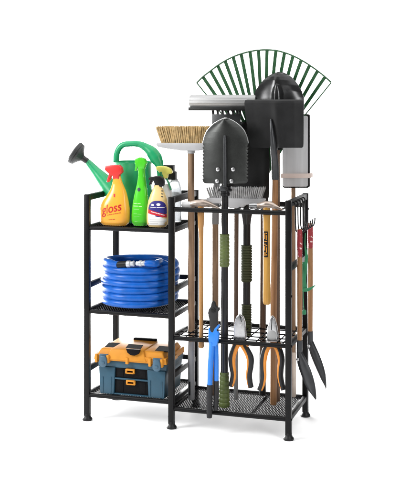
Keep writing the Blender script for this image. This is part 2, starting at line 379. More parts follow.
# ------------------------------------------------------------------ bottles
class Bottle:
    def __init__(self, rows, y, kd, zb, N=40):
        self.y = y; self.kd = kd; self.rows = []
        for v, a, c in rows:
            A, B = at(a, v, y), at(c, v, y); self.rows.append((A.z, (A.x+B.x)/2, (B.x-A.x)/2))
        self.rows.sort()
        z0 = self.rows[0][0]; sc = (self.rows[-1][0]-zb)/(self.rows[-1][0]-z0)
        self.rows = [(self.rows[-1][0]-(self.rows[-1][0]-z)*sc, x, w_) for z, x, w_ in self.rows]
        self.zb = zb
    def sec(self, z):
        R = self.rows
        for i in range(len(R)-1):
            if R[i][0] <= z <= R[i+1][0]:
                t = (z-R[i][0])/(R[i+1][0]-R[i][0])
                def cr(q):
                    p0, p1, p2, p3 = R[max(0, i-1)][q], R[i][q], R[i+1][q], R[min(len(R)-1, i+2)][q]
                    return .5*((2*p1)+(p2-p0)*t+(2*p0-5*p1+4*p2-p3)*t*t+(3*p1-p0-3*p2+p3)*t**3)
                return cr(1), max(.004, cr(2))
        e = R[0] if z < R[0][0] else R[-1]
        return e[1], e[2]
    def mesh(self, n=44, rows=46, pw=2.4, neck=.013):
        mb = MB(); vs, fs = [], []; z0, z1 = self.rows[0][0], self.rows[-1][0]; K = []
        zs = [z0+(z1-z0)*i/rows for i in range(rows+1)]
        for i, z in enumerate(zs):
            x, w_ = self.sec(z); rd = min(1, .9+.1*min(1, i/2))
            for j in range(n):
                g = 2*PI*j/n; c, s = math.cos(g), math.sin(g)
                X = math.copysign(abs(c)**(2/pw), c)*w_*rd; Y = math.copysign(abs(s)**(2/pw), s)*max(w_*self.kd, min(w_, neck))*rd
                vs.append((x+X, self.y+Y, z))
        for i in range(rows):
            for j in range(n):
                h = (j+1) % n; fs.append([i*n+j, i*n+h, (i+1)*n+h, (i+1)*n+j])
        fs.append(list(range(n))[::-1]); fs.append([rows*n+j for j in range(n)])
        self.pw = pw; self.neck = neck
        return mb.add(vs, fs)
    def surf(self, x, z, off=.0008):
        cx, w_ = self.sec(z); q = min(.985, abs((x-cx)/w_)); dd = max(w_*self.kd, min(w_, self.neck))
        return Vector((x, self.y-dd*(1-q**self.pw)**(1/self.pw)-off, z))
    def hit(self, u, v):                        # point of the front surface at a photo position
        p = at(u, v, self.y-.03)
        for _ in range(6): p = at(u, v, self.surf(p.x, p.z).y)
        return p
    def quad(self, P, off=.0008, n=14, m=10):   # patch with corners TL TR BR BL in photo positions
        C = [self.hit(*q) for q in P]; mb = MB(); vs = []
        for i in range(m+1):
            for j in range(n+1):
                a = C[0].lerp(C[1], j/n); d = C[3].lerp(C[2], j/n); p = a.lerp(d, i/m); vs.append(self.surf(p.x, p.z, off))
        return mb.add(vs, [[i*(n+1)+j, (i+1)*(n+1)+j, (i+1)*(n+1)+j+1, i*(n+1)+j+1] for i in range(m) for j in range(n)])
    def rowsheet(self, rows, off=.0008, n=14):
        mb = MB(); vs = []
        for v, a, c in rows:
            A, B = self.hit(a, v), self.hit(c, v)
            for j in range(n+1): p = A.lerp(B, j/n); vs.append(self.surf(p.x, p.z, off))
        return mb.add(vs, [[i*(n+1)+j, (i+1)*(n+1)+j, (i+1)*(n+1)+j+1, i*(n+1)+j+1] for i in range(len(rows)-1) for j in range(n)])
    def text(self, s, u, v, u2, v2, size_px, shear=0, off=.0010, fit=True, mb=None):
        A, B = self.hit(u, v), self.hit(u2, v2); k = mpp(A)
        vs, fs = text_mesh(s, size_px*k, shear)
        wd = max(p.x for p in vs); d = (B-A); d.y = 0; L = d.length; d.normalize()
        sx = L/wd; up = Vector((-d.z*.0, 0, 1))
        mb = mb or MB()
        return mb.add([self.surf((A+d*(p.x*sx)+up*p.y).x, (A+d*(p.x*sx)+up*p.y).z, off) for p in vs], fs)
def trig(px, y, th, m, root, bev=.0055, name='trigger_head'):
    return MB().prism([at(u, v, y) for u, v in px], y-th/2, y+th/2, bev, seg=3).build(name, m, root)

# amber bottle
yb = .055
B1 = Bottle([(226, 101.5, 127.8), (222, 100.5, 129), (215, 100.1, 129.4), (209, 100.4, 129.2), (203, 102.4, 128.4), (197, 106.3, 127.3), (191, 110, 125.8), (186, 111.8, 123.8), (182, 112.8, 122.2), (178.5, 113.2, 121.2), (176, 113.6, 120.6)], yb, .52, ZS)
t = thing('spray_bottle', 'amber yellow spray bottle with a red trigger and red lettering on its front', 'spray bottle', (B1.rows[0][1], yb, ZS), 'spray bottles on the top shelf')
bo = B1.mesh().build('bottle', 'amber', t)
def pz(l, ox, oy, sc): return [(ox+a/sc, oy+c/sc) for a, c in l]
trig(pz([(226, 125), (290, 121), (305, 135), (308, 158), (299, 166), (293, 172), (293, 192), (262, 192), (262, 174), (254, 172), (247, 190), (241, 206), (231, 206), (236, 186), (243, 166), (222, 146)], 60, 140, 4.89), yb, .026, 'red', t)
mb = B1.text('gloss', 102.1, 214.4, 121.3, 210.2, 12.6, 0)
mb.build('lettering', 'redink', bo)
mb = MB()
for a, c, v0 in ((107, 108.6, 214.9), (108.9, 110.6, 214.6), (110.9, 112.4, 214.2), (112.8, 114.2, 213.9), (114.5, 116.6, 213.6), (116.9, 118.6, 213.2), (118.9, 120.8, 212.8)):
    q = B1.quad([(a, v0), (c, v0-.25), (c, v0+.3), (a, v0+.55)], .001, 6, 2); mb.add(q.v, q.f)
q = B1.quad([(113.4, 194), (115.2, 193.8), (115, 197.2), (113.8, 197.2)], .001, 4, 3); mb.add(q.v, q.f)
for a, c, v0 in ((108.5, 112, 219.6), (112.6, 115, 219.3)):
    q = B1.quad([(a, v0), (c, v0-.3), (c, v0+.1), (a, v0+.4)], .001, 5, 2); mb.add(q.v, q.f)
mb.build('small_print', 'redink', bo)

# lime bottle
B2 = Bottle([(226.8, 133.5, 147), (223, 132, 148.2), (216, 131.8, 148.4), (208, 132.6, 148.4), (200, 133.8, 148), (192, 135.4, 147.2), (185, 137, 146.2), (179, 138, 145.4), (173, 138.4, 144.8), (168, 138.2, 144.8)], yb+.012, .6, ZS)
t = thing('spray_bottle', 'tall lime green spray bottle with a green trigger, between the amber and the cream bottles', 'spray bottle', (B2.rows[0][1], yb, ZS), 'spray bottles on the top shelf')
bo = B2.mesh().build('bottle', 'lime', t)
trig(pz([(78, 92), (100, 84), (122, 92), (132, 112), (126, 122), (122, 140), (92, 140), (90, 128), (84, 150), (76, 152), (80, 124), (76, 110)], 120, 140, 4.89), yb+.012, .026, 'lime', t)
mb = MB()
pc = B2.hit(138.8, 189.6); vs = [B2.surf(pc.x, pc.z, .001)]
for j in range(18): vs.append(B2.surf(pc.x+.0078*math.cos(2*PI*j/18), pc.z+.0085*math.sin(2*PI*j/18), .001))
mb.add(vs, [[0, 1+j, 1+(j+1) % 18] for j in range(18)]); mb.build('round_badge', 'navy', bo)
mb = MB()
for a, c, v0, h in ((133.6, 136.8, 203, .8), (137.4, 140.6, 203.2, .8), (133.4, 138, 205.6, 1.0), (138.6, 142, 205.9, 1.0), (133.6, 139, 209, .5), (133.6, 137, 213.6, .4), (137.6, 141.4, 214, .4), (134, 139.5, 216, .4), (134.6, 137.4, 221.4, .5)):
    q = B2.quad([(a, v0), (c, v0+.15), (c, v0+h), (a, v0+h-.15)], .001, 6, 2); mb.add(q.v, q.f)
mb.build('small_print', 'paleink', bo)

# cream bottle
yd = .045
B3 = Bottle([(227.6, 148.6, 166.2), (224, 147.2, 167.6), (216, 147, 168.2), (208, 147.6, 168), (201, 148.8, 167.2), (195, 150.6, 165.6), (190, 152.6, 163.6), (187, 153.8, 162.2), (185, 154.4, 161.6)], yd, .55, ZS)
t = thing('spray_bottle', 'cream coloured spray bottle with a black trigger and a purple, red and white label', 'spray bottle', (B3.rows[0][1], yd, ZS), 'spray bottles on the top shelf')
bo = B3.mesh().build('bottle', 'cream', t)
trig(pz([(148, 180), (172, 177), (196, 176), (214, 188), (220, 206), (214, 222), (212, 228), (172, 228), (172, 214), (168, 200), (160, 198), (154, 216), (146, 222), (146, 212), (152, 196), (140, 190)], 120, 140, 4.89), yd, .024, 'blackp', t)
lab = B3.rowsheet([(208.6, 148.8, 150), (206, 148.9, 158), (205, 149.2, 165.8), (203.6, 150, 165), (202.4, 151, 163.6), (201.4, 152.8, 161.4), (200.9, 155, 159.2)][::-1], .0006, 18)
purp = B3.rowsheet([(200.9, 155, 159.4), (201.3, 153, 161.6), (202.2, 151.4, 163.4), (203.6, 150, 165), (205.4, 149, 166), (207.6, 148.5, 166.5), (210, 148.3, 166.7), (213, 148.2, 166.8), (217.2, 152, 166.8)], .0007)
lb = purp.build('label', 'purple', bo)
q = B3.rowsheet([(213.2, 148.0, 149), (215.2, 148.0, 155), (217.2, 148.0, 162), (218.6, 148.1, 166.4), (221, 148.2, 166.6), (225, 148.6, 166.2)], .0009)
q.build('white_panel', 'whiteink', lb)
q = B3.quad([(148.4, 209.2), (166.6, 214.4), (166.6, 217.6), (148.2, 213.2)], .0013, 16, 5); q.build('red_band', 'redink', lb)
mb = MB()
for a, c, v0 in ((151, 154, 211.2), (154.4, 157.2, 212.1), (157.6, 160.6, 213), (161, 164.6, 214)):
    q = B3.quad([(a, v0), (c, v0+.9), (c, v0+1.6), (a, v0+.8)], .0017, 5, 2); mb.add(q.v, q.f)
for a, c, v0 in ((150.4, 156, 207), (156.6, 164.6, 207.2)):
    q = B3.quad([(a, v0), (c, v0+.1), (c, v0+.6), (a, v0+.5)], .0013, 6, 2); mb.add(q.v, q.f)
for cu, cv, ru, rv in ((152.6, 205, 1.7, 1.0), (158.4, 204.4, 2.1, 1.6)):
    pc = B3.hit(cu, cv); k = mpp(pc); vs = [B3.surf(pc.x, pc.z, .0013)]
    for j in range(18):
        g_ = 2*PI*j/18; e = 1 if cu < 155 else (1 if math.sin(g_) < .5 else .75)
        vs.append(B3.surf(pc.x+ru*k*math.cos(g_)*e, pc.z+rv*k*math.sin(g_)*e, .0013))
    mb.add(vs, [[0, 1+j, 1+(j+1) % 18] for j in range(18)])
mb.build('white_print', 'whiteink', lb)
mb = MB()
for a, c, v0 in ((149.6, 160, 219.4), (149.6, 164, 221.2), (149.8, 158, 223)):
    q = B3.quad([(a, v0), (c, v0+.3), (c, v0+.65), (a, v0+.35)], .0013, 6, 2); mb.add(q.v, q.f)
mb.build('small_print', 'greyp', lb)
mb = MB()
for v0 in (190.4, 193.4, 196.2):
    q = B3.quad([(161.2, v0), (163.4, v0+.2), (163.2, v0+1.1), (161.2, v0+.8)], .0013, 3, 2); mb.add(q.v, q.f)
mb.build('scale_mark', 'navy', bo)

# white bottle with yellow trigger, behind the cream one
ye = .15
B4 = Bottle([(222, 161, 172), (214, 160.6, 172.6), (200, 161, 172.4), (190, 162, 171.4), (186, 163.4, 170), (184, 164.4, 169)], ye, .8, ZS)
t = thing('spray_bottle', 'white spray bottle with a yellow trigger, half hidden behind the cream bottle', 'spray bottle', (B4.rows[0][1], ye, ZS), 'spray bottles on the top shelf')
B4.mesh().build('bottle', 'white', t)
trig(pz([(92, 92), (120, 87), (170, 92), (205, 108), (222, 140), (208, 152), (184, 154), (182, 186), (150, 190), (146, 164), (126, 148), (112, 128), (94, 118)], 145, 155, 8), ye, .026, 'yel', t)
k = mpp((.3, ye, 1))
MB().tube([at(166, 178, ye-.004), at(168.6, 183, ye-.014), at(171, 190, ye-.02)], 1.0*k, 10, smooth=4).build('stem', 'twine', t)
MB().tube([at(161, 172, ye-.01), at(161.4, 175, ye-.012), at(163, 179, ye-.012)], 1.3*k, 10, smooth=4).build('lever', 'twine', t)

# clear bottle with black cap
yf = .24
c0 = at(174.5, 222, yf); c0.z = ZS; k = mpp(c0)
t = thing('clear_bottle', 'clear plastic bottle with a black stepped pump cap, at the right rear', 'bottle', c0)
def zz(v): return at(174.5, v, yf).z-ZS
MB().lathe([(6.6*k, 0), (7*k, .004), (7*k, zz(190)), (6.6*k, zz(186)), (5*k, zz(182)), (3.4*k, zz(180.5)), (3.4*k, zz(179)), (3.0*k, zz(179.1)), (4.6*k, zz(183)), (6.3*k, zz(190)), (6.4*k, .006)], c0, 32).build('bottle', 'clear', t)
MB().prism([at(u, v, yf) for u, v in [(162.5, 165), (173.8, 165.2), (174, 171.6), (176, 172), (176, 179.5), (166.5, 179.5), (166, 176), (162.6, 176)]], yf-.022, yf+.022, .002).build('pump_cap', 'blackp', t)

# ------------------------------------------------------------------ hose
hz0 = zh+.0105+.0165
hc = Vector((.198, .143, zh+.0105))
t = thing('garden_hose', 'blue garden hose coiled in a round stack on the middle left shelf', 'hose', hc)
pts, rad = [], []; turns = 7; rnd = random.Random(3)
offs = [(rnd.uniform(-.009, .009), rnd.uniform(-.006, .006), rnd.uniform(-.010, .004)) for _ in range(turns+2)]
offs[0] = (.002, 0, -.008); offs[2] = (-.004, -.002, .0); offs[1] = (-.010, .0, -.001); offs[2] = (.006, -.004, -.010); offs[3] = (-.012, .003, -.002); offs[4] = (.009, -.002, -.013); offs[5] = (-.004, .002, .0); offs[6] = (.006, -.003, -.012)
n = 64; rh = .0162
for i in range(int(n*6.50)):
    a = 2*PI*i/n+.9; k_ = i/n; j = int(k_); f_ = k_-j; f2 = f_*f_*(3-2*f_)
    ox, oy, orr = [offs[j][q]*(1-f2)+offs[j+1][q]*f2 for q in range(3)]
    R = .1625+orr
    z = hz0+k_*.0288+.0026*math.sin(a*2)+.0016*math.sin(a+1)
    pts.append((hc.x+ox+R*1.03*math.cos(a), hc.y+oy+R*.97*math.sin(a), z)); rad.append(rh)
yh = -.006; k = mpp((.2, yh, .68))
A0 = at(118.6, 264.8, yh)
last = pts[-1]; e1 = A0+Vector((-.028, .014, -.001)); e0 = Vector(last).lerp(e1, .5)+Vector((-.004, -.004, .004))
pts += [tuple(e0), tuple(e1), tuple(A0)]; rad += [rh, rh*.97, rh*.93]
MB().tube(pts, rad, 18).build('coil', 'hose', t)
c1 = MB().tube([A0+Vector((-.004, .001, 0)), at(126.5, 264.2, yh)], 3.3*k, 20).build('connector', 'blackp', t)
mb = MB(); A, B = at(126.3, 264.2, yh), at(134.2, 263.6, yh)
mb.tube([A, A.lerp(B, .08), A.lerp(B, .12), A.lerp(B, .5), A.lerp(B, .55), A.lerp(B, .85), A.lerp(B, .9), B], [2.6*k, 3.2*k, 3.4*k, 3.3*k, 2.5*k, 2.5*k, 3.0*k, 2.9*k], 20); mb.build('coupling', 'fitting', c1)
A, B = at(136.2, 263.6, yh), at(146, 263.2, yh); mb = MB()
mb.tube([A, A.lerp(B, .1), A.lerp(B, .3), A.lerp(B, .34), A.lerp(B, .55), A.lerp(B, .6), A.lerp(B, .9), B], [2.0*k, 2.4*k, 2.4*k, 3.0*k, 3.0*k, 2.4*k, 2.7*k, 2.4*k], 20)
mb.build('connector', 'fitting', t, label='pale grey threaded hose connector')
B = at(145.5, 263.3, yh); q = [B, B+Vector((.018, .001, 0)), B+Vector((.040, .018, -.002))]
for i in range(26):
    a = -.52+i*.12; q.append(Vector((hc.x+.002+.132*math.cos(a), hc.y+.124*math.sin(a), B.z-.006-.0062*i)))
MB().tube(q, [.0125, .014, .0148]+[.015]*26, 16, smooth=3).build('coil_end', 'hose', t)

# ------------------------------------------------------------------ toolbox
yt = .006; ZB = zb+.0105
t = thing('toolbox', 'slate blue toolbox with an orange yellow lid and two black drawers', 'toolbox', (.2, .13, ZB))
def Zp(v, u=128): return at(u, v, yt).z
zs = Zp(361.5); zband = Zp(368.2)
x0, x1 = .062, .356; yr = .235
mb = MB()
def frust(mb, x0, x1, y0, y1, z0, z1, ix, iy0, iy1, bev=.003, kk=0):
    bm = bmesh.new()
    lo = [(x0, y0, z0), (x1, y0, z0), (x1, y1, z0), (x0, y1, z0)]; hi = [(x0+ix, y0+iy0, z1), (x1-ix, y0+iy0, z1), (x1-ix, y1-iy1, z1), (x0+ix, y1-iy1, z1)]
    v = [bm.verts.new(p) for p in lo+hi]
    for q in ([0, 1, 2, 3], [4, 7, 6, 5], [0, 4, 5, 1], [1, 5, 6, 2], [2, 6, 7, 3], [3, 7, 4, 0]): bm.faces.new([v[i] for i in q])
    bmesh.ops.recalc_face_normals(bm, faces=bm.faces[:])
    bmesh.ops.bevel(bm, geom=bm.edges[:], offset=bev, segments=3, affect='EDGES', profile=.5); mb.addbm(bm, kk)
frust(mb, x0, x1, yt+.012, yr, ZB, zband, -.008, 0, -.004)
frust(mb, x0-.012, x1+.012, yt+.002, yr+.004, zband-.002, zs-.001, -.004, 0, 0)     # band under the lid
frust(mb, x0-.002, at(114, 380, yt).x, yt-.004, yt+.06, ZB, zband, -.006, 0, 0)
frust(mb, at(148.6, 380, yt).x, x1+.004, yt-.004, yt+.06, ZB, zband, -.006, 0, 0)
dx0, dx1 = at(114, 380, yt).x+.003, at(148.6, 380, yt).x-.003
zd = Zp(379.2)
mb.box((dx0-.003, yt-.001, zd-.0035), (dx1+.003, yt+.03, zd+.003), .001)
mb.box((dx0-.003, yt-.001, ZB), (dx1+.003, yt+.03, ZB+.006), .001)
for xx in (at(103.2, 0, yt).x, at(111.6, 0, yt).x, at(150.5, 0, yt).x, at(162, 0, yt).x): mb.box((xx-.0022, yt-.0065, ZB+.006), (xx+.0022, yt, ZB+.075), .001)
body = mb.build('body', 'boxblue', t)
for za, zc, hv, hu in ((zd+.004, zband-.003, 371, 130.3), (ZB+.007, zd-.0045, 382.2, 131)):
    mb = MB(); mb.box((dx0, yt+.004, za), (dx1, yt+.05, zc), .002)
    mb.box((dx0+.012, yt+.0025, za+.005), (dx0+.040, yt+.005, zc-.005), .001); mb.box((dx1-.040, yt+.0025, za+.005), (dx1-.012, yt+.005, zc-.005), .001)
    d_ = mb.build('drawer', 'drawer', t)
    p = at(hu, hv, yt); q = MB()
    q.box((p.x-.020, yt-.010, p.z+.003), (p.x+.020, yt+.004, p.z+.010), .002); q.box((p.x-.020, yt-.008, p.z-.011), (p.x+.020, yt+.004, p.z-.006), .0015)
    q.box((p.x-.021, yt-.008, p.z-.011), (p.x-.014, yt+.004, p.z+.008), .0015); q.box((p.x+.014, yt-.008, p.z-.011), (p.x+.021, yt+.004, p.z+.008), .0015)
    q.build('pull', 'boxyel', d_)
mb = MB()
lx0, lx1 = x0-.030, x1+.018
z1 = zs+.032; z2 = Zp(347.3)+.002
frust(mb, lx0, lx1, yt-.010, yr+.012, zs, zs+.026, .004, .002, .0)
frust(mb, lx0+.010, lx1-.010, yt-.004, yr+.006, zs+.02, zs+.048, .016, .014, .012, .006)
for cx_ in (.5*(lx0+lx1)-.012,):
    frust(mb, cx_-.10, cx_+.09, yt-.014, yr-.02, zs+.006, zs+.0515, .020, .012, .02, .004)
for u_ in (103.3, 156.8):
    xx = at(u_, 360, yt).x
    for dx in (-.027, .027): mb.box((xx+dx-.006, yt-.020, zs-.010), (xx+dx+.006, yt+.01, zs+.026), .0025)
xx = at(128, 0, yt).x
mb.box((xx-.006, yt-.018, zs-.008), (xx+.006, yt+.01, zs+.02), .002)
mb.box((lx0-.006, yt+.02, zs+.002), (lx0+.01, yt+.10, zs+.020), .003)
mb.box((lx1-.01, yt+.02, zs+.002), (lx1+.008, yt+.12, zs+.020), .003)
lid = mb.build('lid', 'boxyel', t)
zl = zs+.048
def inset(px, zz, name='inset_panel'):
    P = []
    for u, v in px:
        d = ray(u, v); P.append(CAM+d*((zz-CAM.z)/d.z))
    bm = bmesh.new(); a = [bm.verts.new(p) for p in P]; b2 = [bm.verts.new(p-Vector((0, 0, .004))) for p in P]; n_ = len(P)
    bm.faces.new(a); bm.faces.new(b2[::-1])
    for i in range(n_): bm.faces.new([a[i], b2[i], b2[(i+1) % n_], a[(i+1) % n_]])
    bmesh.ops.recalc_face_normals(bm, faces=bm.faces[:]); bmesh.ops.bevel(bm, geom=bm.edges[:], offset=.001, segments=1, affect='EDGES')
    q = MB(); q.addbm(bm); return q.build(name, 'inset', lid)
inset([(104.6, 346.6), (108.8, 342.2), (121.4, 342.8), (117.2, 347.2)], zl+.0012)
inset([(154.6, 350.4), (159.2, 345.6), (173.5, 346.8), (169.6, 351.6)], zl+.0012)
inset([(125.4, 347.6), (128.6, 343.8), (143.2, 344.9), (140.6, 349)], zl+.0047, 'handle_recess')
fy = yt-.014
mb = MB(); mb.prism([at(u, v, fy) for u, v in [(126, 348.8), (140.2, 350), (138.6, 354), (134.6, 355.6), (130.4, 355), (127.4, 352.6)]], fy-.0022, fy+.012, .0015); mb.build('handle_recess', 'drawer', lid)
mb = MB(); q0 = Vector((.5*(lx0+lx1)-.005, yr-.03, zl))
mb.box((q0.x-.055, q0.y-.014, zl-.002), (q0.x+.055, q0.y+.014, zl+.012), .005); mb.build('carry_handle', 'drawer', lid)
for u_, v_ in ((103.3, 360.2), (156.8, 364.6)):
    p = at(u_, v_, yt-.02); mb = MB(); k = mpp(p)
    mb.box((p.x-.021, yt-.018, p.z-.006), (p.x+.021, yt-.006, p.z+.026), .004)
    poly = [p+Vector((a*k, 0, b_*k)) for a, b_ in ((-4.4, -1), (-3.6, 3), (-2, 4.8), (2, 4.8), (3.6, 3), (4.4, -1), (4.2, -4.6), (1.8, -6.6), (-1.8, -6.6), (-4.2, -4.6))]
    mb.prism(poly, yt-.028, yt-.012, .004)
    mb.box((p.x-.009, yt-.032, p.z-.014), (p.x+.009, yt-.02, p.z-.002), .003)
    mb.build('latch', 'latch', t)

# ------------------------------------------------------------------ push broom
yy = .123; base = Vector((.445, yy, Zb+.009)); k = mpp((.445, yy, .7))
t = thing('push_broom', 'push broom with straw coloured bristles on a light grey head, standing head up', 'broom', base, 'tall tools standing in the rack')
zj = at(191, 341, yy).z
MB().tube([(base.x, yy, zj-.01), at(191, 150, yy)], 3.35*k, 20).build('pole', 'woodb', t)
sl = MB().tube([base, base+Vector((0, 0, .004)), (base.x, yy, zj-.004), (base.x, yy, zj)], [2.9*k, 3.3*k, 3.55*k, 3.4*k], 20).build('grey_sleeve', 'sleeve', t)
p = at(189.8, 388.5, yy-.015); MB().box((p.x-.0028, yy-.0175, p.z-.03), (p.x+.0028, yy-.011, p.z+.03), .001).build('slot', 'drawer', sl)
def px(l, y): return [at(u, v, y) for u, v in l]
mb = MB(); mb.prism(px([(158.7, 142.6), (223.5, 143.2), (224.3, 145), (222, 147.5), (210, 149), (198, 150.6), (184, 150.4), (171, 148.6), (160, 146.6), (158.2, 144.6)], yy), yy-.032, yy+.032, .005, seg=3)
mb.build('head_block', 'greyp', t)
MB().lathe([(3.6*k, 0), (4.0*k, .003), (4.1*k, .02), (4.6*k, .032)], at(191, 153.4, yy), 24).build('socket', 'greyp', t)
def tufts(rows, n, u0, u1, vb, vt, flare, y, mname, root, hairs=7, rw=.0016, dy=.016, spread=.008, name='bristles'):
    mb = MB(); rn = random.Random(11)
    for r in range(rows):
        q = (r-(rows-1)/2)/max(1, (rows-1)/2)
        for i in range(n):
            s_ = (i+.5*(r % 2)+.25)/n*2-1
            b0 = at((u0+u1)/2+s_*(u1-u0)/2, vb, y); b0.y = y+q*dy
            for h in range(hairs):
                tp = at((u0+u1)/2+s_*((u1-u0)/2+flare), vt+rn.uniform(-.7, .7), y); tp.y = y+q*dy*1.5
                tp += Vector((rn.gauss(0, spread*.5), rn.gauss(0, spread), 0))
                o_ = Vector((rn.gauss(0, .0015), rn.gauss(0, .0015), 0))
                mb.tube([b0+o_, (b0+tp)/2+Vector((rn.gauss(0, .001), rn.gauss(0, .001), 0))+o_*.5, tp], [rw*1.15, rw, rw*.75], 4)
    return mb.build(name, mname, root, sharp=80)
tufts(5, 30, 162.5, 219.5, 143.4, 126.6, 4.5, yy, 'straw', t, hairs=12, rw=.0012, spread=.004)

# ------------------------------------------------------------------ grey floor brush
yy = .182; base = Vector((.633, yy, Zb+.009)); k = mpp((.633, yy, .7))
t = thing('floor_brush', 'floor brush with stiff light grey bristles, behind the serrated folding spade', 'brush', base, 'tall tools standing in the rack')
zg = at(236, 345, yy).z
MB().tube([(base.x, yy, zg-.01), at(236.5, 203, yy)], 2.3*k, 18).build('pole', 'woodd', t)
MB().tube([base, base+Vector((0, 0, .004)), (base.x, yy, zg)], [1.6*k, 2.2*k, 2.3*k], 18).build('grey_sleeve', 'sleeve', t)
mb = MB(); mb.prism(px([(208.4, 197.2), (263.6, 198.4), (265, 200), (263, 202.4), (246, 204.4), (242, 207.8), (231, 207.4), (227, 203.6), (210, 202.2), (207.6, 200)], yy), yy-.03, yy+.03, .004, seg=3)
mb.build('head_block', 'greyp', t)
tufts(4, 27, 211.5, 261, 198.5, 187.6, 3.5, yy, 'greyb', t, hairs=8, rw=.0016, spread=.0022)

# ------------------------------------------------------------------ squeegee with silver bar
yy = .225; base = at(215.3, 396, yy); base.z = Zb+.009; k = mpp((.52, yy, .7))
t = thing('floor_squeegee', 'wide silver squeegee with a black lip and dark bracket plate', 'squeegee', base, 'tall tools standing in the rack')
MB().tube([base, at(215.3, 224, yy)], 3.3*k, 18).build('pole', 'woodb', t)
MB().tube([at(215.3, 224, yy), at(215.4, 213, yy), at(218, 150, yy)], [3.7*k, 3.7*k, 3.2*k], 18).build('ferrule', 'sleeve', t)
# ribbed half-round bar
mb = MB(); A, B = at(190.3, 101.4, yy), at(256, 101.4, yy); k2 = mpp(A)
sec = []
for i in range(33):
    g_ = PI*(-.1+1.2*i/32); r_ = 6.3*k2*(1+.035*math.cos(g_*14)); sec.append((-.9*r_*math.sin(g_), r_*math.cos(g_)))
sec += [(.012, -5.6*k2), (.012, 5.6*k2)]
ns = len(sec); vs = []
for x_, sc_ in ((A.x, .93), (A.x+.004, 1), (B.x-.004, 1), (B.x, .93)): vs += [(x_, yy+a*sc_, A.z+b_*sc_) for a, b_ in sec]
fs = [[i*ns+j, i*ns+(j+1) % ns, (i+1)*ns+(j+1) % ns, (i+1)*ns+j] for i in range(3) for j in range(ns)]
fs += [list(range(ns))[::-1], [3*ns+j for j in range(ns)]]
mb.add(vs, fs); mb.build('bar', 'silver', t)
mb = MB(); p0, p1 = at(190, 107.2, yy), at(248, 110.8, yy)
mb.box((p0.x, yy-.026, p1.z), (p1.x, yy+.008, p0.z), .002); mb.build('rubber_lip', 'rubber', t)
mb = MB()
mb.prism(px([(212, 114.2), (240.6, 114.2), (240, 151), (212.6, 151)], yy), yy-.004, yy+.004, .001)
for u_ in (213, 217.6, 222.6, 228.2, 233, 237.2, 240): mb.prism(px([(u_-1.2, 110), (u_+1.0, 110), (u_+1.4, 115.5), (u_-.8, 115.5)], yy), yy-.0035, yy+.0035, .0006)
mb.build('bracket_plate', 'charcoal', t)

# ------------------------------------------------------------------ leaf rake
yy = .285; base = Vector((.715, yy, Zb+.009)); base.x = at(262.6, 385, yy).x; k = mpp((.73, yy, 1.2))
t = thing('leaf_rake', 'green leaf rake whose fan of flat tines spreads behind the shovels', 'rake', base, 'tall tools standing in the rack')
zc = at(262.6, 352, yy).z
MB().tube([(base.x, yy, zc-.01), at(263.5, 172, yy)], 3.2*k, 18).build('pole', 'woodd', t)
MB().tube([base, base+Vector((0, 0, .004)), (base.x, yy, zc)], [2.8*k, 3.3*k, 3.4*k], 18).build('rubber_end', 'grip', t)
ctr = (263.7, 166)
tips = [(196.7, 83), (202.8, 76.9), (210.5, 71), (217.6, 65.6), (225, 61), (233, 57), (241, 54), (250, 51.6), (258.5, 50.3), (267, 50), (275.8, 50.6), (284.5, 52.8), (293, 56), (301.2, 60.2), (309.5, 65.3), (317.5, 71), (325, 77), (331.2, 82.6)]
RP = 50
for i, (u, v) in enumerate(tips):
    du, dv_ = u-ctr[0], v-ctr[1]; L = math.hypot(du, dv_); du /= L; dv_ /= L
    wpx = .55 if i in (0, len(tips)-1) else 1.6
    P = []
    for q in (0, .25, .5, .75, 1):
        rr_ = (RP-4)*(1-q)+L*q; P.append(at(ctr[0]+du*rr_, ctr[1]+dv_*rr_, yy-.012*q*q))
    nrm = at(ctr[0]-dv_, ctr[1]+du, yy)-at(*ctr, yy); mb = MB(); vs = []
    for p in P:
        for a, b_ in ((-1, 0), (1, 0), (1, 1), (-1, 1)): vs.append(p+nrm*wpx*a+Vector((0, .0035*b_, 0)))
    fs = [[j*4+q, j*4+(q+1) % 4, j*4+4+(q+1) % 4, j*4+4+q] for j in range(4) for q in range(4)]+[[0, 1, 2, 3], [19, 18, 17, 16]]
    mb.add(vs, fs); mb.build('tine', 'rakeg', t, flat=True)
mb = MB(); mb.tube([at(u, v, yy-.0125) for u, v in tips], .85*k, 8, smooth=4); mb.build('rim_wire', 'rakeg', t)
poly = [at(ctr[0]-5, ctr[1]+8, yy)]
for u, v in tips:
    du, dv_ = u-ctr[0], v-ctr[1]; L = math.hypot(du, dv_); poly.append(at(ctr[0]+du/L*RP*(1.0), ctr[1]+dv_/L*RP, yy))
poly.append(at(ctr[0]+5, ctr[1]+8, yy))
MB().prism(poly, yy+.004, yy+.008, 0).build('fan_plate', 'rakeg', t)

